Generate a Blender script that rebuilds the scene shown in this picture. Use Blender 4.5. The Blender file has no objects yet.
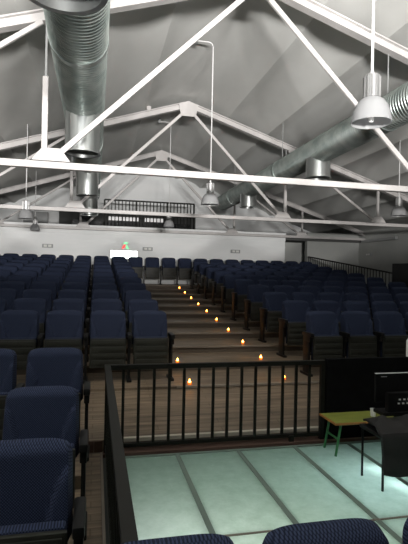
import bpy, bmesh, math, random
from mathutils import Vector, Matrix
random.seed(7)
S = bpy.context.scene
COL = S.collection
PI = math.pi

# ---------------------------------------------------------------- camera
EYE = Vector((0, 0, 1.72))
yaw, pitch, roll = math.radians(12.87), math.radians(.18), math.radians(1.18)
Fv = Vector((math.sin(yaw)*math.cos(pitch), math.cos(yaw)*math.cos(pitch), math.sin(pitch)))
R0 = Vector((math.cos(yaw), -math.sin(yaw), 0)); U0 = R0.cross(Fv)
Rv = R0*math.cos(roll) + U0*math.sin(roll); Uv = -R0*math.sin(roll) + U0*math.cos(roll)
cd = bpy.data.cameras.new('camera'); cam = bpy.data.objects.new('camera', cd); COL.objects.link(cam)
cam.matrix_world = Matrix(((Rv.x, Uv.x, -Fv.x, EYE.x), (Rv.y, Uv.y, -Fv.y, EYE.y), (Rv.z, Uv.z, -Fv.z, EYE.z), (0, 0, 0, 1)))
cd.sensor_fit = 'VERTICAL'; cd.sensor_height = 36; cd.lens = 474*36/544; cd.clip_start = .05; cd.clip_end = 100
S.camera = cam

# ---------------------------------------------------------------- light
W = bpy.data.worlds.new('world'); S.world = W; W.use_nodes = True
W.node_tree.nodes['Background'].inputs[0].default_value = (.55, .62, .8, 1)
W.node_tree.nodes['Background'].inputs[1].default_value = .02

def lamp(name, kind, loc, target, power, color, size=.1, spot=None, blend=.5, size_y=None):
    d = bpy.data.lights.new(name, kind); d.energy = power; d.color = color
    if kind == 'AREA':
        d.size = size
        if size_y: d.shape = 'RECTANGLE'; d.size_y = size_y
    else: d.shadow_soft_size = size
    if kind == 'SPOT': d.spot_size = spot; d.spot_blend = blend
    o = bpy.data.objects.new(name, d); COL.objects.link(o); o.location = loc
    if target is not None: o.rotation_euler = (Vector(target) - Vector(loc)).to_track_quat('-Z', 'Y').to_euler()
    return o
# a floodlight high behind the camera, aimed at the roof and the far balcony
for _i in range(9):
    _x = -1.8 + .65*_i
    _az = math.radians(-24 + 7*_i)
    lamp('floodlight', 'SPOT', (_x, -3.6, 2.4), (_x + 10*math.sin(_az), -3.6 + 10*math.cos(_az), 2.4 + (3.25, 3.25, 3.25, 3.25, 3.25, 3.5, 3.8, 4.1, 4.3)[_i]), (2500, 2700, 2900, 2900, 2800, 2600, 2200, 1500, 1000)[_i], (1, .97, .94), .2, math.radians(44), .08)
lamp('ceiling_fill', 'AREA', (1.5, 3.0, 2.6), (1.9, 7.2, 6.0), 10, (1, .97, .94), 2.2)  # soft unseen fill added to brighten the ceiling
# weak fill added to lift the left seats, no fixture there
lamp('left_seat_fill', 'AREA', (-1.5, .2, 4.0), (-1.2, 6, .8), 9, (.72, .82, 1), .8)
lamp('aisle_fill', 'SPOT', (2.3, 3.4, 5.0), (1.15, 6.9, .3), 260, (1, .88, .74), .3, math.radians(46), .7)  # warm fill spot added to brighten the aisle floor, no fixture modelled

vs = S.view_settings
vs.view_transform = 'Standard'; vs.look = 'None'; vs.exposure = 0; vs.gamma = 1; vs.use_curve_mapping = False

# ---------------------------------------------------------------- materials
def mat(name, col, rough=.6, metal=0, emis=None, es=0, spec=.5):
    m = bpy.data.materials.new(name); m.use_nodes = True
    b = m.node_tree.nodes['Principled BSDF']
    b.inputs['Base Color'].default_value = (*col, 1); b.inputs['Roughness'].default_value = rough
    b.inputs['Metallic'].default_value = metal; b.inputs['Specular IOR Level'].default_value = spec
    if emis: b.inputs['Emission Color'].default_value = (*emis, 1); b.inputs['Emission Strength'].default_value = es
    return m
def nodes(m): return m.node_tree.nodes, m.node_tree.links, m.node_tree.nodes['Principled BSDF']
def noisy(m, c1, c2, scale=(4, 4, 4), detail=4, bump=0, lo=.35, hi=.65):
    N, L, b = nodes(m)
    tc = N.new('ShaderNodeTexCoord'); mp = N.new('ShaderNodeMapping'); mp.inputs['Scale'].default_value = scale
    n = N.new('ShaderNodeTexNoise'); n.inputs['Scale'].default_value = 1; n.inputs['Detail'].default_value = detail
    r = N.new('ShaderNodeValToRGB'); r.color_ramp.elements[0].position = lo; r.color_ramp.elements[1].position = hi
    r.color_ramp.elements[0].color = (*c1, 1); r.color_ramp.elements[1].color = (*c2, 1)
    L.new(tc.outputs['Object'], mp.inputs[0]); L.new(mp.outputs[0], n.inputs[0]); L.new(n.outputs[0], r.inputs[0]); L.new(r.outputs[0], b.inputs['Base Color'])
    if bump:
        bp = N.new('ShaderNodeBump'); bp.inputs['Strength'].default_value = bump; bp.inputs['Distance'].default_value = .01
        L.new(n.outputs[0], bp.inputs['Height']); L.new(bp.outputs[0], b.inputs['Normal'])
    return m
M = {}
M['steel'] = noisy(mat('white_steel', (.8, .78, .76), .45), (.46, .445, .435), (.54, .52, .51), (3, 3, 3))
M['roof'] = noisy(mat('roof_panel', (.5, .5, .48), .85), (.60, .605, .585), (.67, .675, .655), (1.3, .7, 1.3), 6, .2)
M['wall'] = noisy(mat('grey_plaster', (.45, .46, .44), .9), (.40, .41, .40), (.46, .47, .45), (.8, .8, .8))
M['white'] = noisy(mat('white_plaster', (.7, .71, .7), .8), (.78, .80, .80), (.86, .87, .87), (.6, .6, 2))
M['duct'] = noisy(mat('galvanised_steel', (.42, .47, .46), .38, .85), (.28, .33, .315), (.42, .46, .44), (5, 5, 5), 5)
M['collar'] = noisy(mat('bright_sheet_steel', (.6, .63, .62), .28, .95), (.52, .55, .55), (.66, .68, .67), (6, 6, 2), 4)
M['inner'] = mat('dark_duct_inside', (.05, .06, .06), .8)
M['blackmetal'] = mat('black_painted_metal', (.007, .007, .005), .55, spec=.2)
M['plastic'] = noisy(mat('dark_grey_plastic', (.014, .0145, .012), .5, spec=.3), (.017, .018, .014), (.023, .024, .019), (9, 9, 9))
M['armmat'] = mat('black_arm_plastic', (.007, .007, .007), .45, spec=.2)
M['blackcloth'] = noisy(mat('black_cloth', (.003, .003, .003), .95, spec=.1), (.002, .002, .002), (.0045, .0045, .005), (8, 8, 8), 4, .3)
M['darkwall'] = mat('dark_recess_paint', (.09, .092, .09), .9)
M['dark'] = mat('dark_floor', (.02, .025, .022), .7)
M['green'] = mat('green_painted_tube', (.03, .16, .05), .4)
M['benchtop'] = noisy(mat('yellow_green_laminate', (.3, .33, .06), .5), (.17, .20, .035), (.24, .26, .05), (3, 12, 3))
M['orange'] = mat('varnished_wood_edge', (.36, .15, .04), .5)
M['lampshade'] = mat('frosted_acrylic', (.5, .505, .51), .3); _b = M['lampshade'].node_tree.nodes['Principled BSDF']
_N = M['lampshade'].node_tree.nodes; _L = M['lampshade'].node_tree.links
_t = _N.new('ShaderNodeBsdfTranslucent'); _t.inputs[0].default_value = (.58, .59, .61, 1); _m = _N.new('ShaderNodeMixShader'); _m.inputs[0].default_value = .5
_L.new(_b.outputs[0], _m.inputs[1]); _L.new(_t.outputs[0], _m.inputs[2]); _L.new(_m.outputs[0], _N['Material Output'].inputs[0])
M['socket'] = mat('ribbed_aluminium', (.4, .4, .4), .35, .8)
M['bulb'] = mat('bulb_glass', (.9, .9, .88), .2)
M['cable'] = mat('pale_cable', (.6, .6, .6), .5)
M['exit_light'] = mat('lit_sign_panel', (1, 1, 1), .5, 0, (.9, 1, 1), 6)
M['redmark'] = mat('red_mark', (.7, .05, .04), .5, 0, (1, .12, .1), .8)
M['greenmark'] = mat('green_mark', (.05, .5, .12), .5, 0, (.3, 1, .5), .9)
M['strip'] = mat('lit_window_strip', (.8, .8, .8), .5, 0, (1, .97, .95), .55)
M['darkwin'] = mat('dark_window_glass', (.02, .022, .024), .15)
M['flame'] = mat('led_flame', (1, .5, .1), .5, 0, (1, .36, .05), 26)
M['cup'] = mat('amber_candle_cup', (.5, .12, .03), .3, 0, (1, .2, .02), .9)
M['paper'] = mat('white_paper', (.75, .75, .72), .7)
M['brick'] = mat('red_tile', (.08, .045, .032), .7)
M['nosing'] = noisy(mat('pale_step_nosing', (.42, .38, .33), .6), (.17, .145, .115), (.22, .19, .155), (3, 3, 3))
M['riser'] = mat('dark_brown_riser', (.085, .068, .05), .6)
M['palenose'] = noisy(mat('pale_wood_nosing', (.5, .46, .38), .6), (.42, .38, .31), (.52, .48, .4), (3, 3, 3))
M['jacket'] = noisy(mat('worn_black_fabric', (.006, .006, .005), .8), (.003, .003, .003), (.010, .009, .008), (9, 9, 9), 5, .6)
M['frame'] = mat('green_grey_glazing_bar', (.14, .19, .16), .5)
M['grey'] = mat('grey_fixture', (.3, .31, .31), .5)
M['box'] = mat('black_box', (.005, .005, .005), .5, spec=.25)
M['edge'] = mat('silver_trim', (.5, .5, .5), .4)

def fabric(name, c0, c1):
    m = mat(name, c0, .9, spec=.15); N, L, b = nodes(m)
    tc = N.new('ShaderNodeTexCoord'); mp = N.new('ShaderNodeMapping')
    mp.inputs['Rotation'].default_value = (-PI/2, 0, 0); mp2 = N.new('ShaderNodeMapping'); mp2.inputs['Rotation'].default_value = (0, 0, PI/4)
    v = N.new('ShaderNodeTexVoronoi'); v.voronoi_dimensions = '2D'; v.inputs['Scale'].default_value = 105; v.inputs['Randomness'].default_value = .1
    r = N.new('ShaderNodeValToRGB'); r.color_ramp.elements[0].position = .28; r.color_ramp.elements[1].position = .5
    r.color_ramp.elements[0].color = (*c1, 1); r.color_ramp.elements[1].color = (*c0, 1)
    L.new(tc.outputs['Object'], mp.inputs[0]); L.new(mp.outputs[0], mp2.inputs[0]); L.new(mp2.outputs[0], v.inputs['Vector'])
    L.new(v.outputs['Distance'], r.inputs[0]); L.new(r.outputs[0], b.inputs['Base Color'])
    bp = N.new('ShaderNodeBump'); bp.inputs['Strength'].default_value = .4; bp.inputs['Distance'].default_value = .002; bp.invert = True
    L.new(v.outputs['Distance'], bp.inputs['Height']); L.new(bp.outputs[0], b.inputs['Normal'])
    return m
M['fabric'] = fabric('navy_woven_fabric', (.008, .011, .025), (.036, .048, .088))

def wood():
    m = mat('brown_laminate', (.2, .14, .09), .5); N, L, b = nodes(m)
    tc = N.new('ShaderNodeTexCoord')
    mp = N.new('ShaderNodeMapping'); mp.inputs['Scale'].default_value = (1.6, 22, 3)
    n = N.new('ShaderNodeTexNoise'); n.inputs['Scale'].default_value = 1; n.inputs['Detail'].default_value = 5
    r = N.new('ShaderNodeValToRGB'); r.color_ramp.elements[0].position = .3; r.color_ramp.elements[1].position = .7
    r.color_ramp.elements[0].color = (.085, .065, .045, 1); r.color_ramp.elements[1].color = (.25, .19, .13, 1)
    br = N.new('ShaderNodeTexBrick'); br.inputs['Scale'].default_value = 1; br.inputs['Brick Width'].default_value = 1.3
    br.inputs['Row Height'].default_value = .095; br.inputs['Mortar Size'].default_value = .006
    br.inputs['Color1'].default_value = (.8, .8, .8, 1); br.inputs['Color2'].default_value = (1, 1, 1, 1); br.inputs['Mortar'].default_value = (.6, .58, .55, 1)
    mx = N.new('ShaderNodeMix'); mx.data_type = 'RGBA'; mx.blend_type = 'MULTIPLY'; mx.inputs[0].default_value = 1
    L.new(tc.outputs['Object'], mp.inputs[0]); L.new(mp.outputs[0], n.inputs[0]); L.new(n.outputs[0], r.inputs[0])
    L.new(tc.outputs['Object'], br.inputs[0]); L.new(r.outputs[0], mx.inputs[6]); L.new(br.outputs[0], mx.inputs[7]); L.new(mx.outputs[2], b.inputs['Base Color'])
    return m
M['wood'] = wood()

def glass():
    m = bpy.data.materials.new('frosted_floor_glass'); m.use_nodes = True; N = m.node_tree.nodes; L = m.node_tree.links; N.clear()
    out = N.new('ShaderNodeOutputMaterial'); tr = N.new('ShaderNodeBsdfTranslucent'); gl = N.new('ShaderNodeBsdfGlossy'); df = N.new('ShaderNodeBsdfDiffuse')
    tr.inputs[0].default_value = (.6, .7, .63, 1); gl.inputs['Roughness'].default_value = .25; df.inputs[0].default_value = (.35, .5, .43, 1)
    tc = N.new('ShaderNodeTexCoord'); n = N.new('ShaderNodeTexNoise'); n.inputs['Scale'].default_value = 9; n.inputs['Detail'].default_value = 8; n.inputs['Roughness'].default_value = .75
    r = N.new('ShaderNodeValToRGB'); r.color_ramp.elements[0].position = .3; r.color_ramp.elements[1].position = .7
    r.color_ramp.elements[0].color = (.60, .69, .63, 1); r.color_ramp.elements[1].color = (.84, .91, .87, 1)
    L.new(tc.outputs['Object'], n.inputs[0]); L.new(n.outputs[0], r.inputs[0]); L.new(r.outputs[0], tr.inputs[0])
    bp = N.new('ShaderNodeBump'); bp.inputs['Strength'].default_value = .25; bp.inputs['Distance'].default_value = .005
    L.new(n.outputs[0], bp.inputs['Height']); L.new(bp.outputs[0], gl.inputs['Normal'])
    m1 = N.new('ShaderNodeMixShader'); m1.inputs[0].default_value = .25; m2 = N.new('ShaderNodeMixShader'); m2.inputs[0].default_value = .07
    L.new(tr.outputs[0], m1.inputs[1]); L.new(df.outputs[0], m1.inputs[2]); L.new(m1.outputs[0], m2.inputs[1]); L.new(gl.outputs[0], m2.inputs[2]); L.new(m2.outputs[0], out.inputs[0])
    return m
M['glass'] = glass()

# ---------------------------------------------------------------- helpers
def empty(name, loc=(0, 0, 0), label=None, cat=None, group=None):
    o = bpy.data.objects.new(name, None); COL.objects.link(o); o.location = loc; o.empty_display_size = .1
    tag(o, label, cat, group); return o
def tag(o, label=None, cat=None, group=None, kind=None):
    if label: o['label'] = label
    if cat: o['category'] = cat
    if group: o['group'] = group
    if kind: o['kind'] = kind
    return o
class MB:
    def __init__(s): s.bm = bmesh.new()
    def box(s, a, b, bev=0):
        a = Vector(a); b = Vector(b); c = (a+b)/2; d = b-a
        t = bmesh.new(); bmesh.ops.create_cube(t, size=1)
        for v in t.verts: v.co = Vector((v.co.x*d.x, v.co.y*d.y, v.co.z*d.z)) + c
        if bev: bmesh.ops.bevel(t, geom=t.edges[:], offset=bev, segments=2, affect='EDGES', profile=.6)
        s.join(t); return s
    def join(s, t):
        me = bpy.data.meshes.new('tmp'); t.to_mesh(me); t.free(); s.bm.from_mesh(me); bpy.data.meshes.remove(me)
    def bar(s, p, q, w, h, bev=0):                       # rectangular bar from p to q
        p = Vector(p); q = Vector(q); d = q-p; L = d.length; d.normalize()
        up = Vector((0, 1, 0)) if abs(d.y) < .9 else Vector((0, 0, 1))
        x = d.cross(up).normalized(); y = x.cross(d).normalized()   # y ~ along up (world Y for truss bars)
        t = bmesh.new(); bmesh.ops.create_cube(t, size=1)
        for v in t.verts: v.co = (p+q)/2 + x*(v.co.x*h) + y*(v.co.y*w) + d*(v.co.z*L)
        bmesh.ops.recalc_face_normals(t, faces=t.faces[:])
        if bev: bmesh.ops.bevel(t, geom=t.edges[:], offset=bev, segments=1, affect='EDGES')
        s.join(t); return s
    def tube(s, pts, r, seg=8, caps=True):
        pts = [Vector(p) for p in pts]; rings = []
        for i, p in enumerate(pts):
            d = (pts[min(i+1, len(pts)-1)] - pts[max(i-1, 0)]).normalized()
            a = Vector((0, 0, 1)) if abs(d.z) < .9 else Vector((0, 1, 0))
            x = d.cross(a).normalized(); y = d.cross(x)
            rr = r[i] if isinstance(r, (list, tuple)) else r
            rings.append([s.bm.verts.new(p + x*math.cos(2*PI*k/seg)*rr + y*math.sin(2*PI*k/seg)*rr) for k in range(seg)])
        for a, b in zip(rings, rings[1:]):
            for k in range(seg): s.bm.faces.new((a[k], a[(k+1) % seg], b[(k+1) % seg], b[k]))
        if caps: s.bm.faces.new(rings[0][::-1]); s.bm.faces.new(rings[-1])
        return s
    def lathe(s, prof, c=(0, 0, 0), seg=24, closed=False):     # prof: (r, z)
        c = Vector(c); rings = []
        for r, z in prof: rings.append([s.bm.verts.new(c + Vector((max(r, 1e-4)*math.cos(2*PI*k/seg), max(r, 1e-4)*math.sin(2*PI*k/seg), z))) for k in range(seg)])
        pairs = list(zip(rings, rings[1:])) + ([(rings[-1], rings[0])] if closed else [])
        for a, b in pairs:
            for k in range(seg): s.bm.faces.new((a[k], a[(k+1) % seg], b[(k+1) % seg], b[k]))
        return s
    def plate(s, pts, y0, y1):                                  # polygon in XZ with thickness in Y
        a = [s.bm.verts.new((x, y0, z)) for x, z in pts]; b = [s.bm.verts.new((x, y1, z)) for x, z in pts]
        s.bm.faces.new(a); s.bm.faces.new(b[::-1]); n = len(pts)
        for k in range(n): s.bm.faces.new((a[k], b[k], b[(k+1) % n], a[(k+1) % n]))
        return s
    def build(s, name, m, parent=None, smooth=False, off=None):
        bmesh.ops.recalc_face_normals(s.bm, faces=s.bm.faces[:])
        me = bpy.data.meshes.new(name)
        if off is not None: bmesh.ops.translate(s.bm, verts=s.bm.verts[:], vec=-Vector(off))
        s.bm.to_mesh(me); s.bm.free(); me.materials.append(m)
        if smooth:
            for p in me.polygons: p.use_smooth = True
            try: me.set_sharp_from_angle(angle=math.radians(40))
            except Exception: pass
        o = bpy.data.objects.new(name, me); COL.objects.link(o)
        if parent: o.parent = parent
        return o
def struct(name, mb, m, smooth=False, parent=None):
    o = mb.build(name, m, parent, smooth)
    if not parent: o['kind'] = 'structure'
    return o
ORD = ['first', 'second', 'third', 'fourth', 'fifth', 'sixth', 'seventh', 'eighth', 'ninth', 'tenth', 'eleventh', 'twelfth', 'thirteenth',
       'fourteenth', 'fifteenth', 'sixteenth', 'seventeenth', 'eighteenth', 'nineteenth', 'twentieth', 'twenty-first', 'twenty-second', 'twenty-third']
def project(p):
    d = Vector(p) - EYE; z = d.dot(Fv)
    if z < .05: return (-999, -999)
    return 204 + 474*d.dot(Rv)/z, 272 - 474*d.dot(Uv)/z

# ---------------------------------------------------------------- room
XR, XL, XC = 9.9, -5.7, 2.1
APEX, SL = 5.80, .322
YB = 19.4
def roof_z(x, off=0): return APEX + off - SL*abs(x-XC)
# corrugated roof
m = MB(); prof = []
per = 1.04; nper = 8; hh = .12; base = .16
for side in (-1, 1):
    pts = []
    for i in range(nper):
        for j in range(13):
            t = j/12; x = (i+t)*per
            a = 0 if t < .06 or t > .94 else math.sin(PI*(t-.06)/.88)**.6
            pts.append((XC + side*x, roof_z(XC+side*x, base) + hh*a))
    if side < 0: prof = pts[::-1][:-1] + prof
    else: prof = prof + pts
y0, y1 = -4.5, YB+.3
lo0 = [m.bm.verts.new((x, y0, z)) for x, z in prof]; lo1 = [m.bm.verts.new((x, y1, z)) for x, z in prof]
up0 = [m.bm.verts.new((x, y0, z+.06)) for x, z in prof]; up1 = [m.bm.verts.new((x, y1, z+.06)) for x, z in prof]
for k in range(len(prof)-1):
    m.bm.faces.new((lo0[k], lo0[k+1], lo1[k+1], lo1[k])); m.bm.faces.new((up0[k], up1[k], up1[k+1], up0[k+1]))
    m.bm.faces.new((lo0[k], up0[k], up0[k+1], lo0[k+1])); m.bm.faces.new((lo1[k], lo1[k+1], up1[k+1], up1[k]))
m.bm.faces.new((lo0[0], lo1[0], up1[0], up0[0])); m.bm.faces.new((lo0[-1], up0[-1], up1[-1], lo1[-1]))
struct('ceiling', m, M['roof'], True)

struct('wall_right', MB().box((XR, -4.5, -.2), (XR+.2, YB+.3, 3.45)), M['wall'])
struct('wall_left', MB().box((XL-.2, -4.5, -.2), (XL, YB+.3, 3.45)), M['wall'])
struct('wall_front', MB().plate([(XL, -.2), (XR, -.2), (XR, 3.4), (XC, 6.3), (XL, 3.4)], -4.7, -4.5), M['blackcloth'])
# gable above the balcony
struct('wall_back', MB().plate([(XL, 3.02), (XR, 3.02), (XR, 3.4), (XC, 6.3), (XL, 3.4)], YB, YB+.2), M['white'])
struct('wall_corner', MB().box((7.75, 16.55, 0), (XR, 16.75, 3.35)), M['wall'])
# floors
m = MB()
m.box((XL, -4.5, -.8), (.18, 4.6, -.001)).box((3.18, -4.5, -.8), (XR, 4.6, -.001)).box((.18, -4.5, -.8), (3.18, 1.56, -.001)).box((.18, 4.46, -.8), (3.18, 4.6, -.001))
struct('floor', m, M['dark'])
# wood strip beside the left seats, the platform, then eleven steps
struct('floor_strip', MB().box((-3.2, 1.0, 0), (.075, 4.6, .012)), M['wood'])
struct('trim_1', MB().box((.078, 1.9, 0), (.098, 4.58, .016)), M['nosing'])
struct('trim_2', MB().box((.1, 4.47, 0), (3.3, 4.6, .03)), M['brick'])
m = MB()
for i in range(9):
    m.box((-.62+.08*i, 4.575, .015), (-.62+.08*i+.074, 4.598, .118))
struct('trim_3', m, M['brick'])
def Yk(k): return 5.75 + .91*k
def Zk(k): return .33 + .1*k
m = MB().box((XL, 4.6, -.1), (XR, Yk(0), .12))
_p = [(4.62, .118), (Yk(0), .118), (Yk(0), .30)]
_a = [m.bm.verts.new((XL, y, z)) for y, z in _p]; _b = [m.bm.verts.new((XR, y, z)) for y, z in _p]
m.bm.faces.new(_a); m.bm.faces.new(_b[::-1])
for _k in range(3): m.bm.faces.new((_a[_k], _b[_k], _b[(_k+1) % 3], _a[(_k+1) % 3]))
struct('floor_platform', m, M['wood'])
struct('trim_4', MB().box((.12, 4.592, .09), (3.3, 4.64, .125)), M['palenose'])
struct('trim_5', MB().box((.12, 4.594, .03), (3.3, 4.6, .09)), M['wood'])
struct('floor_riser_left_block', MB().box((-3.2, 2.78, .012), (-.06, 3.7, .07)).box((-3.2, 3.7, .012), (-.06, 4.6, .17)), M['wood'])
STEPX = 7.75
for k in range(11):
    a = Yk(k); b = Yk(k+1) if k < 10 else 16.3
    o = struct('floor_step', MB().box((XL, a-.01, Zk(k)-.03), (STEPX, b, Zk(k))), M['wood'])
    struct('step_riser', MB().box((XL, a, 0), (STEPX, b, Zk(k)-.03)), M['riser'])
    n = struct('step_nosing', MB().box((1.0, a-.024, Zk(k)-.022), (2.9, a+.02, Zk(k)+.003)), M['nosing'])
# side floor to the right of the handrail
struct('floor_side', MB().box((STEPX, 5.75, 0), (XR, 16.55, .3)), M['dark'])

# balcony
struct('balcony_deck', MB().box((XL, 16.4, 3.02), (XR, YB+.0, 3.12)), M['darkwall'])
m = MB().box((XL, 16.3, 1.2), (6.75, 16.4, 2.95)).box((XL, 16.26, 2.95), (6.75, 16.4, 3.2)).box((XL, 16.22, 3.2), (6.75, 16.42, 3.25))
m.box((XL, 16.285, 2.72), (6.75, 16.31, 2.76))
struct('balcony_front', m, M['white'])
struct('wall_side_recess', MB().box((XL, 17.6, 0), (XR, 17.7, 3.02)), M['wall'])
struct('floor_landing', MB().box((6.75, 16.3, 0), (7.75, 17.6, 1.32)), M['dark'])

def ceil_z(x):
    d = abs(x-XC)/per; t = d-int(d); a = 0 if t < .06 or t > .94 else math.sin(PI*(t-.06)/.88)**.6
    return roof_z(x, base) + hh*a
# ---------------------------------------------------------------- roof trusses
TY = [6.25, 11.3, 16.05]; CHS = [3.04, 3.12, 3.12]; G1S = [(2.76, 2.76), (2.68, 2.56), (2.62, 2.62)]
GX = [-3.1, -.5, 4.7, 7.3]; CH = 3.12
tl = ['white steel roof truss nearest the camera, its bottom chord crossing the whole picture',
      'middle white steel roof truss, between the nearest one and the balcony',
      'farthest white steel roof truss, right in front of the white balcony front']
for ti, Y in enumerate(TY):
    CH = CHS[ti]
    t = empty('roof_truss', (XC, Y, CH), tl[ti], 'roof truss', 'white roof trusses')
    off = (XC, Y, CH)
    MB().bar((XL+.05, Y, CH), (XR-.05, Y, CH), .09, .085, .006).build('bottom_chord', M['steel'], t, off=off)
    for sd in (-1, 1):
        e = XC + sd*7.7
        mb = MB(); a = (XC, Y, roof_z(XC, 0)); b = (e, Y, roof_z(e, 0))
        mb.bar(a, b, .03, .14); mb.bar((XC, Y, roof_z(XC, .065)), (e, Y, roof_z(e, .065)), .13, .02); mb.bar((XC, Y, roof_z(XC, -.065)), (e, Y, roof_z(e, -.065)), .13, .02)
        mb.build('rafter', M['steel'], t, off=off)
        g1 = XC + sd*G1S[ti][(sd+1)//2]; g2 = XC + sd*5.2
        MB().bar((XC+sd*.12, Y-.05, APEX-.22), (g1-sd*.13, Y-.05, CH+.09), .045, .07, .005).build('diagonal', M['steel'], t, off=off)
        MB().bar((g1+sd*.05, Y-.05, roof_z(g1, -.1)), (g2-sd*.12, Y-.05, CH+.08), .045, .06, .005).build('diagonal', M['steel'], t, off=off)
        p = MB().bar((g1, Y, CH+.04), (g1, Y, 4.15), .07, .07, .006); p.build('post', M['steel'], t, off=off)
        MB().bar((g1, Y, 4.15), (g1, Y, roof_z(g1, -.075)), .025, .025).build('tie_rod', M['grey'], t, off=off)
        MB().bar((g2, Y, CH+.04), (g2, Y, roof_z(g2, -.07)), .06, .06, .006).build('post', M['steel'], t, off=off)
        for g in (g1-sd*.09, g2-sd*.03):
            MB().plate([(g-.23, CH+.043), (g+.23, CH+.043), (g+.11, CH+.2), (g-.11, CH+.2)], Y-.085, Y-.075).build('gusset_plate', M['steel'], t, off=off)
    MB().plate([(XC-.24, APEX-.02), (XC-.18, APEX-.3), (XC+.18, APEX-.3), (XC+.24, APEX-.02), (XC, APEX+.07)], Y-.085, Y-.07).build('apex_plate', M['steel'], t, off=off)
    x = XC-.95
    MB().box((x-.05, Y-.05, roof_z(x, .08)), (x+.05, Y+.05, roof_z(x, .17))).build('bracket', M['steel'], t, off=off)

# ---------------------------------------------------------------- ducts
def duct(X, Z, r, ya, yb, collars, cr, zb, label, joints):
    t = empty('air_duct', (X, (ya+yb)/2, Z), label, 'air duct', 'galvanised spiral air ducts'); off = t.location.copy()
    pitch_ = .06; seg = 40; mb = MB(); bm = mb.bm; rings = []
    prof = [(0, 0), (.74, 0), (.82, .007), (.92, .007)]
    y = ya
    while y < yb:
        for f, dr in prof:
            rings.append([bm.verts.new((X+(r+dr)*math.cos(2*PI*k/seg), y + f*pitch_ + .07*math.cos(2*PI*k/seg), Z+(r+dr)*math.sin(2*PI*k/seg))) for k in range(seg)])
        y += pitch_
    for a, b in zip(rings, rings[1:]):
        for k in range(seg): bm.faces.new((a[k], a[(k+1) % seg], b[(k+1) % seg], b[k]))
    bm.faces.new(rings[0]); bm.faces.new(rings[-1][::-1])
    mb.build('duct_pipe', M['duct'], t, True, off)
    for yj in joints:
        MB().tube([(X, yj-.04, Z), (X, yj+.04, Z)], r+.014, 40).build('joint_band', M['duct'], t, True, off)
        MB().tube([(X, yj, Z+r), (X, yj, roof_z(X, .15))], .008, 6).build('hanger_rod', M['grey'], t, True, off)
    for yc in collars:
        prof = [(cr, Z-r*.6-zb), (cr, .012), (cr+.022, .006), (cr+.022, -.004), (cr-.012, 0), (cr-.012, Z-r*.6-zb)]
        c = MB().lathe(prof, (X, yc, zb), 36).build('outlet_collar', M['collar'], t, True, off)
        MB().lathe([(cr-.013, .14), (.001, .14)], (X, yc, zb), 36).build('damper', M['inner'], c, False, off).location = (0, 0, 0)
duct(-.226, 4.2, .30, -1.2, 15.6, (3.0, 7.1, 11.05, 14.7), .245, 3.42, 'spiral steel air duct running along the left side of the ridge', (5.2, 9.3, 13.2))
duct(4.2, 4.16, .25, -1.2, 15.7, (4.2, 8.55, 12.9), .235, 3.63, 'spiral steel air duct running under the right roof slope', (6.3, 10.4, 14.3))

# ---------------------------------------------------------------- pendant lamps
def pendant(X, Y, zb, label, bend=True, s=1):
    t = empty('pendant_lamp', (X, Y, zb), label, 'pendant lamp', 'bell-shaped pendant lamps'); off = (X, Y, zb)
    R = .163*s
    out = [(R, 0), (R*.985, .03), (R*.93, .08), (R*.80, .14), (R*.60, .185), (R*.40, .205)]
    inn = [(r-.004, z-.003) for r, z in out[::-1]]; inn[-1] = (R-.005, .001)
    MB().lathe([(r, z*s) for r, z in out+inn], (X, Y, zb), 32, True).build('lamp_shade', M['lampshade'], t, True, off)
    b = MB(); b.lathe([(.001, .17), (R*.43, .17), (R*.45, .19), (R*.45, .20)], (X, Y, zb), 24)
    n = 20; pr = []
    b.lathe([(R*.40, .20), (R*.40, .385), (R*.34, .395), (.001, .395)], (X, Y, zb), 24)
    for k in range(12):
        a = 2*PI*k/12; b.box((X+R*.40*math.cos(a)-.004, Y+R*.40*math.sin(a)-.004, zb+.205), (X+R*.40*math.cos(a)+.004, Y+R*.40*math.sin(a)+.004, zb+.38))
    b.build('socket_housing', M['socket'], t, True, off)
    MB().lathe([(.001, .005), (.018, .01), (.024, .03), (.024, .07), (.016, .12), (.016, .18), (.001, .18)], (X, Y, zb), 16).build('bulb', M['bulb'], t, True, off)
    MB().tube([(X+.02*math.cos(a), Y, zb+.41+.02*math.sin(a)) for a in [2*PI*i/10 for i in range(11)]], .004, 6).build('hook', M['socket'], t, True, off)
    zr = ceil_z(X) if not bend else roof_z(X, base+.04)
    if bend:
        pts = [(X, Y, zb+.40), (X, Y, zr-.18)] + [(X-.08+.08*math.cos(a), Y, zr-.18+.08*math.sin(a)) for a in (PI/6, PI/3, PI/2)] + [(X-.30, Y, zr-.1)]
        MB().box((X-.36, Y-.05, zr-.14), (X-.28, Y+.05, max(ceil_z(X-.36), ceil_z(X-.28))+.01)).build('ceiling_mount', M['grey'], t, off=off)
    else: pts = [(X, Y, zb+.40), (X, Y, zr+.02)]
    MB().tube(pts, .011*s, 8).build('cord', M['cable'], t, True, off)
pendant(2.185, 3.5, 2.985, 'large frosted bell lamp hanging nearest, at the upper right on a pale cord', False)
pendant(1.97, 8.25, 2.95, 'bell lamp on a hooked cord hanging behind the nearest roof truss, along the ridge')
pendant(1.93, 12.9, 2.98, 'small bell lamp hanging in front of the dark balcony railing', s=.9)
pendant(-1.52, 11.0, 2.84, 'bell lamp at the far left, just above the white balcony front', False)
pendant(6.25, 8.9, 3.03, 'bell lamp at the right edge under the dark roof slope', False)
pendant(-1.85, 15.4, 2.95, 'tiny bell lamp beyond the far left one, against the white balcony front', False, .9)

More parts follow.
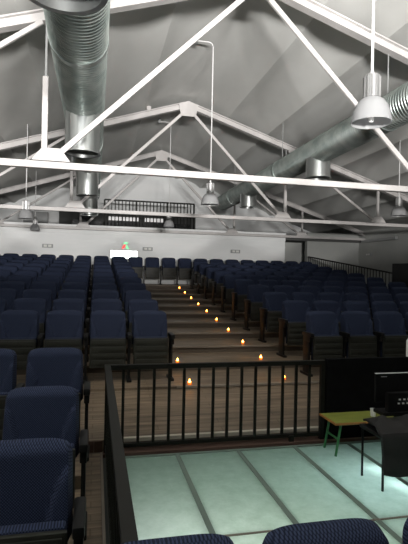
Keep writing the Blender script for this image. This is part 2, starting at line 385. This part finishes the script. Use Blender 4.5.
# ---------------------------------------------------------------- balcony things
t = empty('balcony_railing', (2, 16.7, 3.12), 'dark metal railing on the balcony above the white front', 'railing'); off = t.location.copy()
xa, xb = .25, 3.4
MB().bar((xa, 16.7, 4.2), (xb, 16.7, 4.2), .05, .05).build('top_rail', M['blackmetal'], t, off=off)
MB().bar((xa, 16.7, 3.7), (xb, 16.7, 3.7), .03, .03).build('middle_rail', M['blackmetal'], t, off=off)
MB().bar((xa, 16.7, 3.2), (xb, 16.7, 3.2), .03, .03).build('bottom_rail', M['blackmetal'], t, off=off)
n = 26
for i in range(n+1):
    x = xa + (xb-xa)*i/n; big = i % 9 == 0 or i == n
    w = .028 if big else .016
    MB().box((x-w, 16.7-w, 3.12), (x+w, 16.7+w, 4.2)).build('post' if big else 'baluster', M['blackmetal'], t, off=off)
t = empty('control_booth', (1.6, 18.9, 3.12), 'dark control booth front with lit strips behind the balcony railing', 'booth'); off = t.location.copy()
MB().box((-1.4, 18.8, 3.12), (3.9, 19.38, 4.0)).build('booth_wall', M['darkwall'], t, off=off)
for a, b in ((.45, .95), (1.0, 1.6), (1.85, 2.6)):
    MB().box((a, 18.77, 3.72), (b, 18.8, 3.86)).build('lit_strip', M['strip'], t, off=off)
for a, b in ((-.9, .2), (.45, 1.6), (1.8, 2.7), (2.85, 3.7)):
    MB().box((a, 18.77, 3.2), (b, 18.8, 3.68)).build('booth_window', M['darkwin'], t, off=off)
tag(MB().box((-2.6, 18.2, 3.12), (-1.75, 18.3, 3.85), .01).build('storage_panel', M['grey']), 'pale grey panel standing on the balcony left of the booth', 'panel')
t = empty('exit_sign', (.65, 16.26, 2.2), 'glowing white emergency light panel on the white balcony front', 'exit sign'); off = t.location.copy()
MB().box((.46, 16.20, 2.17), (1.38, 16.28, 2.44), .008).build('housing', M['paper'], t, off=off)
MB().box((.475, 16.185, 2.185), (1.365, 16.2, 2.425)).build('lit_panel', M['exit_light'], t, off=off)
t = empty('exit_pictogram', (.95, 16.26, 2.5), 'small exit pictogram in red and green above the glowing panel', 'sign'); off = t.location.copy()
MB().box((.84, 16.24, 2.47), (1.10, 16.28, 2.7), .005).build('backing', M['paper'], t, off=off)
MB().plate([(.84, 2.50), (.90, 2.50), (.98, 2.6), (.94, 2.66), (.87, 2.6)], 16.225, 16.24).build('red_mark', M['redmark'], t, off=off)
MB().plate([(.9, 2.66), (1.02, 2.66), (1.04, 2.72), (.92, 2.72)], 16.225, 16.24).plate([(1.0, 2.5), (1.08, 2.5), (1.02, 2.62), (.97, 2.6)], 16.225, 16.24).build('green_mark', M['greenmark'], t, off=off)
def em_light(c, n, label):
    t = empty('emergency_light', c, label, 'emergency light', 'twin emergency lights on the walls')
    # n: 'y' faces -Y, 'x' faces -X
    def B(a0, a1, z0, z1, d0, d1):
        mb = MB()
        if n == 'y': mb.box((c[0]+a0, c[1]-d1, c[2]+z0), (c[0]+a1, c[1]-d0, c[2]+z1), .004)
        else: mb.box((c[0]-d1, c[1]+a0, c[2]+z0), (c[0]-d0, c[1]+a1, c[2]+z1), .004)
        return mb
    B(-.17, .17, -.06, .06, 0, .05).build('housing', M['grey'], t, off=c)
    B(-.12, -.02, -.035, .035, .05, .065).build('lens', M['paper'], t, off=c)
    B(.02, .12, -.035, .035, .05, .065).build('lens', M['paper'], t, off=c)
em_light((-1.55, 16.29, 2.52), 'y', 'twin emergency light at the left end of the white balcony front')
em_light((1.72, 16.29, 2.52), 'y', 'twin emergency light right of the glowing exit panel')
em_light((4.85, 16.29, 2.53), 'y', 'twin emergency light on the dim right end of the balcony front')
em_light((9.89, 15.8, 2.55), 'x', 'twin emergency light on the grey side wall above the handrail')
tag(MB().box((9.78, 14.1, 3.0), (9.9, 16.2, 3.1), .01).build('wall_beam', M['grey']), 'long grey cable tray high on the right side wall', 'cable tray')

# ---------------------------------------------------------------- seats
def seat_meshes():
    H0, H1, Wd = .46, .885, .475
    # backrest: height field with raised side bolsters
    nx, nz = 28, 26; bm = bmesh.new()
    def front(u, v):                       # u -1..1, v 0..1
        d = .075 + .012*(1-u*u)
        ub = .50 + .34*max(0, v-.12)**1.6*1.9 if v < .78 else 9
        if v < .8:
            ubv = .50 + .40*(v/.78)**2.2
            e = (abs(u)-ubv)
            d += .044/(1+math.exp(-e*34))*min(1, (.80-v)/.1)
            d -= .022*math.exp(-(e/.035)**2)*min(1, (.82-v)/.08)
        rim = min(1, (1-abs(u))/.10, (1-v)/.12 if v > .5 else 1)
        rim = max(0, rim)
        d *= (1-(1-rim)**2.4*.75)
        return d
    def outline(u, v):                      # rounded top corners, slight taper
        w = Wd/2*(1-.05*v)
        if v > .86: 
            t = (v-.86)/.14; w *= 1-.10*t*t
        z = H0 + (H1-H0)*v - .022*abs(u)**5*max(0, v-.6)/.4
        return u*w, z
    lean = .10
    F, B = [], []
    for j in range(nz+1):
        v = j/nz; fr, br = [], []
        for i in range(nx+1):
            u = 2*i/nx-1; x, z = outline(u, v); ly = lean*(v)*.6
            fr.append(bm.verts.new((x, -front(u, v)+ly, z))); br.append(bm.verts.new((x, ly+.0, z)))
        F.append(fr); B.append(br)
    for j in range(nz):
        for i in range(nx):
            bm.faces.new((F[j][i], F[j][i+1], F[j+1][i+1], F[j+1][i]))
    for j in range(nz):
        bm.faces.new((F[j][0], F[j+1][0], B[j+1][0], B[j][0])); bm.faces.new((F[j][-1], B[j][-1], B[j+1][-1], F[j+1][-1]))
    for i in range(nx):
        bm.faces.new((F[-1][i], F[-1][i+1], B[-1][i+1], B[-1][i])); bm.faces.new((F[0][i], B[0][i], B[0][i+1], F[0][i+1]))
    loop = [B[0][i] for i in range(nx+1)] + [B[j][-1] for j in range(1, nz+1)] + [B[-1][i] for i in range(nx-1, -1, -1)] + [B[j][0] for j in range(nz-1, 0, -1)]
    bm.faces.new(loop)
    mb = MB(); mb.bm.free(); mb.bm = bm
    back = mb
    # rear shell
    shell = MB(); shell.box((-.215, .0, .30), (.215, .025, .80), .01)
    for v in shell.bm.verts: v.co.y += max(0, (v.co.z-.46))*.6*.10/.425 + .004
    # folded seat: cushion side against the back, grooved underside to the front
    cush = MB().box((-.215, -.175, .20), (.215, -.10, .56), .02)
    pan = MB().box((-.222, -.205, .185), (.222, -.17, .55), .012)
    for i in range(4):
        z = .225 + .082*i; pan.box((-.20, -.214, z), (.20, -.203, z+.058), .004)
    def arm(x):
        pad = MB().box((x-.028, -.27, .545), (x+.028, .03, .60), .014)
        sup = MB().box((x-.014, -.17, .03), (x+.014, .01, .55), .004).box((x-.022, -.23, .47), (x+.022, -.05, .55), .008)
        foot = MB().box((x-.03, -.24, 0), (x+.03, .07, .035), .01)
        return pad, sup, foot
    return back, shell, cush, pan, arm
back, shell, cush, pan, arm = seat_meshes()
def me_of(mb, m, smooth=True):
    o = mb.build('tmp', m, None, smooth); me = o.data; bpy.data.objects.remove(o); return me
SM = {'backrest': me_of(back, M['fabric']), 'back_shell': me_of(shell, M['plastic']), 'seat_cushion': me_of(cush, M['fabric']), 'seat_underside': me_of(pan, M['plastic'])}
AM = {}
for sd in (-1, 1):
    p, s_, f = arm(sd*.27); AM[sd] = {'armrest': me_of(p, M['armmat']), 'arm_support': me_of(s_, M['armmat']), 'foot': me_of(f, M['armmat'])}
SM2 = {k: v.copy() for k, v in SM.items()}
for k, v in SM.items(): v.name = k
def seat(X, Y, Z, label, group, left_arm=False):
    t = empty('auditorium_seat', (X, Y, Z), label, 'seat', group)
    for k in ('backrest', 'back_shell', 'seat_cushion', 'seat_underside'):
        o = bpy.data.objects.new(k, SM[k]); COL.objects.link(o); o.parent = t
    for sd in ((1, -1) if left_arm else (1,)):
        for k in ('armrest', 'arm_support', 'foot'):
            o = bpy.data.objects.new(k, AM[sd][k]); COL.objects.link(o); o.parent = t
def inview(X, Y, Z, mg=6):
    P = [project((X+a, Y, Z+b)) for a in (-.24, .27) for b in (0, .88)]
    return max(p[0] for p in P) > -mg and min(p[0] for p in P) < 408+mg and min(p[1] for p in P) < 544
PT = .54
# three short rows at the lower left
for r, (Y, Z, nm) in enumerate([(2.38, .013, 'nearest'), (3.22, .071, 'second'), (4.2, .171, 'third')]):
    for j in range(3):
        X = -.32-PT*j
        if inview(X, Y, Z, 0):
            w = 'beside the railing' if j == 0 else ORD[j]+' from the railing'
            seat(X, Y, Z, 'blue patterned seat %s in the %s short row at lower left' % (w, nm), 'seats in the short rows beside the railing')
def Ys(k): return Yk(k)+.50
for k in range(10):
    rn = 'front row' if k == 0 else '%s row' % ORD[k]
    for j in range(12):
        X = .71-PT*j
        if inview(X, Ys(k), Zk(k), 0):
            w = 'on the aisle end' if j == 0 else ORD[j]+' from the aisle'
            seat(X, Ys(k), Zk(k), 'navy seat %s in the %s of the left block' % (w, rn), 'seats of the left block')
    for j in range(8):
        X = 3.18+PT*j
        if inview(X, Ys(k), Zk(k), 0):
            w = 'on the aisle end' if j == 0 else ORD[j]+' from the aisle'
            seat(X, Ys(k), Zk(k), 'shaded dark navy seat %s in the %s of the right block' % (w, rn), 'seats of the right block', j == 0)
q = 0
for j in range(-8, 13):
    X = .71+PT*j
    if inview(X, Ys(10)+.05, Zk(10), 0):
        seat(X, Ys(10)+.05, Zk(10), 'dark seat in the last row under the balcony, %s from the left' % ORD[q], 'seats of the last row', q == 0); q += 1
# front row of three next to the camera
for X, w in ((.25, 'leftmost, its top just in the picture'), (.79, 'middle of three, in front of the glass floor'), (1.33, 'right one, cut by the picture edge')):
    seat(X, 1.46, -.02, 'close-up blue patterned seat top, '+w, 'close-up seats at the bottom edge')

# ---------------------------------------------------------------- aisle candles
def candle(X, Y, Z, label):
    t = empty('led_candle', (X, Y, Z), label, 'candle', 'glowing candles on the aisle steps'); off = (X, Y, Z)
    MB().lathe([(.001, 0), (.024, 0), (.027, .03), (.022, .03), (.020, .012), (.001, .012)], off, 14).build('cup', M['cup'], t, True, off)
    MB().lathe([(.001, .012), (.012, .02), (.016, .035), (.010, .052), (.001, .07)], off, 12).build('flame', M['flame'], t, True, off)
    d = bpy.data.lights.new('glow', 'POINT'); d.energy = .1; d.color = (1, .42, .1); d.shadow_soft_size = .02
    o = bpy.data.objects.new('glow', d); COL.objects.link(o); o.parent = t; o.location = (0, -.03, .09)
for k in range(10):
    candle(2.47, Yk(k)+.16, Zk(k)+.003, 'glowing orange candle on the right edge of the aisle, %s from the front' % ORD[k])
candle(1.17, Yk(1)+.05, Zk(1)+.003, 'glowing orange candle beside the left block, the farther of two')
candle(1.17, Yk(0)+.05, Zk(0)+.003, 'glowing orange candle beside the left block, the nearer of two')

# ---------------------------------------------------------------- glass floor
bx = [.20, .79, 1.39, 1.98, 2.57, 3.16]; by = [1.58, 3.0, 4.43]
fr = MB()
for x in bx: fr.box((x-.02, by[0], -.05), (x+.02, by[2], .004))
fr.box((bx[0]-.02, by[2]-.012, -.05), (bx[-1]+.02, by[2]+.03, .006)).box((bx[0]-.02, by[0]-.03, -.05), (bx[-1]+.02, by[0]+.01, .004))
tag(fr.build('floor_grid', M['frame']), 'green-grey metal glazing bars between the lit glass floor panels', 'floor frame')
cr = MB().box((bx[0], 2.99, -.05), (bx[-1], 3.006, .0045)); tag(cr.build('cross_bar', M['nosing']), 'thin pale bar crossing the glass floor in front of the seats', 'bar')
for j in range(2):
    for i in range(5):
        a, b = bx[i]+.021, bx[i+1]-.021; c, d = (by[0]+.012, 2.988) if j == 0 else (3.008, by[2]-.014)
        nm = ['first', 'second', 'third', 'fourth', 'fifth'][i]
        tag(MB().box((a, c, -.02), (b, d, 0)).build('glass_panel', M['glass']),
            'lit frosted glass floor panel, %s from the railing, in the %s row' % (nm, 'near' if j == 0 else 'far'), 'floor panel', 'lit glass floor panels')
struct('light_pit', MB().box((.18, 1.56, -.8), (3.18, 4.46, -.75)), M['white'])
for (x, y, sx, sy, e, c) in [(.5, 2.9, .3, .5, 4.5, (1, .93, .97)), (1.1, 2.8, .9, .6, 4.5, (1, 1, .9)), (1.9, 2.5, .8, .5, 2.6, (1, 1, .88)), (2.28, 3.45, .12, .7, 4.2, (.72, .92, 1)),
                             (2.75, 3.5, .1, .6, 3, (.72, .92, 1)), (1.2, 1.9, 1.4, .5, 3.5, (.95, 1, .95)), (1.3, 3.6, 2.0, .8, 2.0, (.8, 1, .86))]:
    lamp('pit_light', 'AREA', (x, y, -.6), (x, y, 5), e, c, sx, size_y=sy)

for y in (3.78, 3.45): lamp('pit_tube', 'AREA', (2.49, y, -.1), (2.49, y, 5), .35, (.8, .95, 1), .05, size_y=.2)
# ---------------------------------------------------------------- railing round the glass floor
t = empty('metal_railing', (.15, 4.53, 0), 'dark metal railing with thin balusters around the glass floor', 'railing'); off = t.location.copy()
RT = .845
MB().box((.10, 4.505, RT-.045), (2.34, 4.555, RT), .004).build('top_rail', M['blackmetal'], t, off=off)
MB().box((.12, 4.515, .065), (2.34, 4.545, .10)).build('bottom_rail', M['blackmetal'], t, off=off)
MB().box((.10, 1.55, RT-.045), (.155, 4.505, RT), .004).build('side_top_rail', M['blackmetal'], t, off=off)
MB().box((.115, 1.55, .065), (.145, 4.515, .10)).build('side_bottom_rail', M['blackmetal'], t, off=off)
for x in (.13, 2.32): MB().box((x-.022, 4.508, .0), (x+.022, 4.552, RT-.04)).build('corner_post', M['blackmetal'], t, off=off)
for i in range(14):
    x = .13+.146*(i+1); MB().box((x-.013, 4.518, .08), (x+.013, 4.542, RT-.03)).build('baluster', M['blackmetal'], t, off=off)
for i in range(19):
    y = 4.53-.15*(i+1); MB().box((.121, y-.009, .08), (.139, y+.009, RT-.03)).build('baluster', M['blackmetal'], t, off=off)
MB().box((1.95, 4.49, .0), (2.0, 4.52, .09)).build('foot', M['blackmetal'], t, off=off)
tag(MB().box((2.36, 4.5, .0), (4.6, 4.56, .86), .006).build('black_partition', M['blackcloth']), 'low black cloth-covered partition continuing the railing to the right', 'partition')
# right handrail and solid parapet
t = empty('handrail', (7.65, 13, 1), 'dark handrail with balusters climbing along the right wall', 'handrail'); off = t.location.copy()
def zr(y): return 1.83 + (y-11.1)*.115
MB().bar((7.65, 11.1, zr(11.1)), (7.65, 16.2, zr(16.2)), .04, .04).build('top_rail', M['blackmetal'], t, off=off)
MB().bar((7.65, 11.1, zr(11.1)-.72), (7.65, 16.2, zr(16.2)-.72), .03, .03).build('bottom_rail', M['blackmetal'], t, off=off)
for i in range(35):
    y = 11.1+.15*i; MB().box((7.641, y-.009, zr(y)-.86), (7.659, y+.009, zr(y))).build('baluster', M['blackmetal'], t, off=off)
tag(MB().box((7.56, 7.5, .3), (7.70, 11.0, 2.08), .01).build('black_parapet', M['box']), 'solid black parapet at the right edge beside the far handrail', 'parapet')

# ---------------------------------------------------------------- bench, stool, desk
t = empty('low_bench', (2.6, 4.25, 0), 'low bench with yellow-green top and green tube legs beyond the glass floor', 'bench'); off = t.location.copy()
BZ = .335
tp = MB().box((2.24, 4.08, BZ-.02), (3.2, 4.40, BZ), .004).build('bench_top', M['benchtop'], t, off=off)
MB().box((2.232, 4.072, BZ-.022), (3.208, 4.08, BZ-.003)).box((2.232, 4.08, BZ-.022), (2.24, 4.408, BZ-.003)).build('wood_edge', M['orange'], tp, off=off).location = (0, 0, 0)
for sx, x in ((-1, 2.32), (1, 3.12)):
    for y, yf in ((4.13, 4.13), (4.35, 4.36)):
        MB().tube([(x, y, BZ-.025), (x+sx*.05, yf, .001)], .012, 10).build('leg', M['green'], t, True, off)
    MB().tube([(x+sx*.026, 4.13, .16), (x+sx*.026, 4.355, .16)], .010, 8).build('brace', M['green'], t, True, off)
MB().tube([(2.32, 4.15, BZ-.04), (3.12, 4.15, BZ-.04)], .010, 8).tube([(2.32, 4.33, BZ-.04), (3.12, 4.33, BZ-.04)], .010, 8).build('top_frame', M['green'], t, True, off)

t = empty('folding_stool', (2.45, 3.56, 0), 'black stool with thin legs at the right end of the glass floor', 'stool'); off = t.location.copy()
MB().box((2.25, 3.36, .42), (2.84, 3.70, .45), .01).build('seat', M['box'], t, off=off)
for x in (2.275, 2.81):
    for y in (3.38, 3.68): MB().tube([(x, y, .425), (x+(.0 if x < 2.4 else .02), y, .006)], .010, 8).build('leg', M['box'], t, True, off)
# black jacket thrown over the stool
bm = bmesh.new(); n = 26
def coat(u, v):   # over the seat first (v < .55), then down the front
    if v < .55:
        w = v/.55; x = 2.31+.53*u - .08*w*(1-u); y = 3.74-.40*w
        z = .475+.11*math.sin(PI*min(1, w*1.1))*(.6+.4*math.sin(8*u+1))*math.sin(PI*min(1, .08+.92*u)) + .012*math.sin(17*u+11*w)*math.sin(PI*w)
    else:
        w = (v-.55)/.45; x = 2.23+.01*w+.61*u; y = 3.335-.02*w-.018*math.sin(11*u)*w
        z = .472-.31*w-.09*w*u
    return Vector((x, y, z))
top = [[bm.verts.new(coat(i/n, j/n)) for i in range(n+1)] for j in range(n+1)]
for j in range(n):
    for i in range(n): bm.faces.new((top[j][i], top[j][i+1], top[j+1][i+1], top[j+1][i]))
mb = MB(); mb.bm.free(); mb.bm = bm
jk = mb.build('jacket', M['jacket'], None, True); sm = jk.modifiers.new('thick', 'SOLIDIFY'); sm.thickness = .018
tag(jk, 'black jacket thrown over the stool and hanging down its front', 'jacket')

t = empty('equipment_desk', (2.95, 3.98, 0), 'black equipment desk at the right edge behind the stool', 'desk'); off = t.location.copy()
DZ = .52
MB().box((2.50, 3.72, DZ-.03), (3.45, 3.88, DZ), .004).build('desk_top', M['box'], t, off=off)
for x in (2.72, 3.42): MB().box((x-.02, 3.74, 0), (x+.02, 3.86, DZ-.03)).build('leg', M['box'], t, off=off)
t = empty('monitor', (2.75, 3.82, DZ), 'black flat monitor seen from behind on the desk', 'monitor'); off = t.location.copy()
MB().box((2.49, 3.83, .585), (3.05, 3.855, .845), .006).build('screen_case', M['box'], t, off=off)
MB().box((2.49, 3.828, .843), (3.05, 3.857, .847)).build('top_edge', M['edge'], t, off=off)
MB().box((2.54, 3.8275, .815), (2.60, 3.8285, .820)).build('marking', M['edge'], t, off=off)
MB().box((2.74, 3.84, DZ), (2.82, 3.87, .65)).box((2.62, 3.80, DZ), (2.86, 3.88, DZ+.012), .004).build('stand', M['box'], t, off=off)
t = empty('audio_mixer', (2.7, 3.76, DZ), 'black audio unit with white buttons in front of the monitor', 'audio unit'); off = t.location.copy()
MB().box((2.56, 3.735, DZ), (2.9, 3.79, .69), .006).build('case', M['box'], t, off=off)
for i in range(4):
    for j in range(2): MB().box((2.65+.045*i+.01*j, 3.729, .59+.035*j), (2.668+.045*i+.01*j, 3.735, .603+.035*j)).build('button', M['paper'], t, off=off)
tag(MB().lathe([(.001, 0), (.024, 0), (.031, .075), (.027, .075), (.021, .005), (.001, .005)], (2.475, 3.86, .0), 18).build('paper_cup', M['paper'], None, True), 'small white cup on the low bench beside the monitor', 'cup')
bpy.data.objects['paper_cup'].location = (.245, .36, BZ)
tag(MB().lathe([(.001, 0), (.045, 0), (.045, .17), (.02, .21), (.016, .24), (.001, .24)], (3.36, 4.53, .862), 20).build('white_bottle', M['paper'], None, True), 'pale bottle standing on the black partition at the right edge', 'bottle')
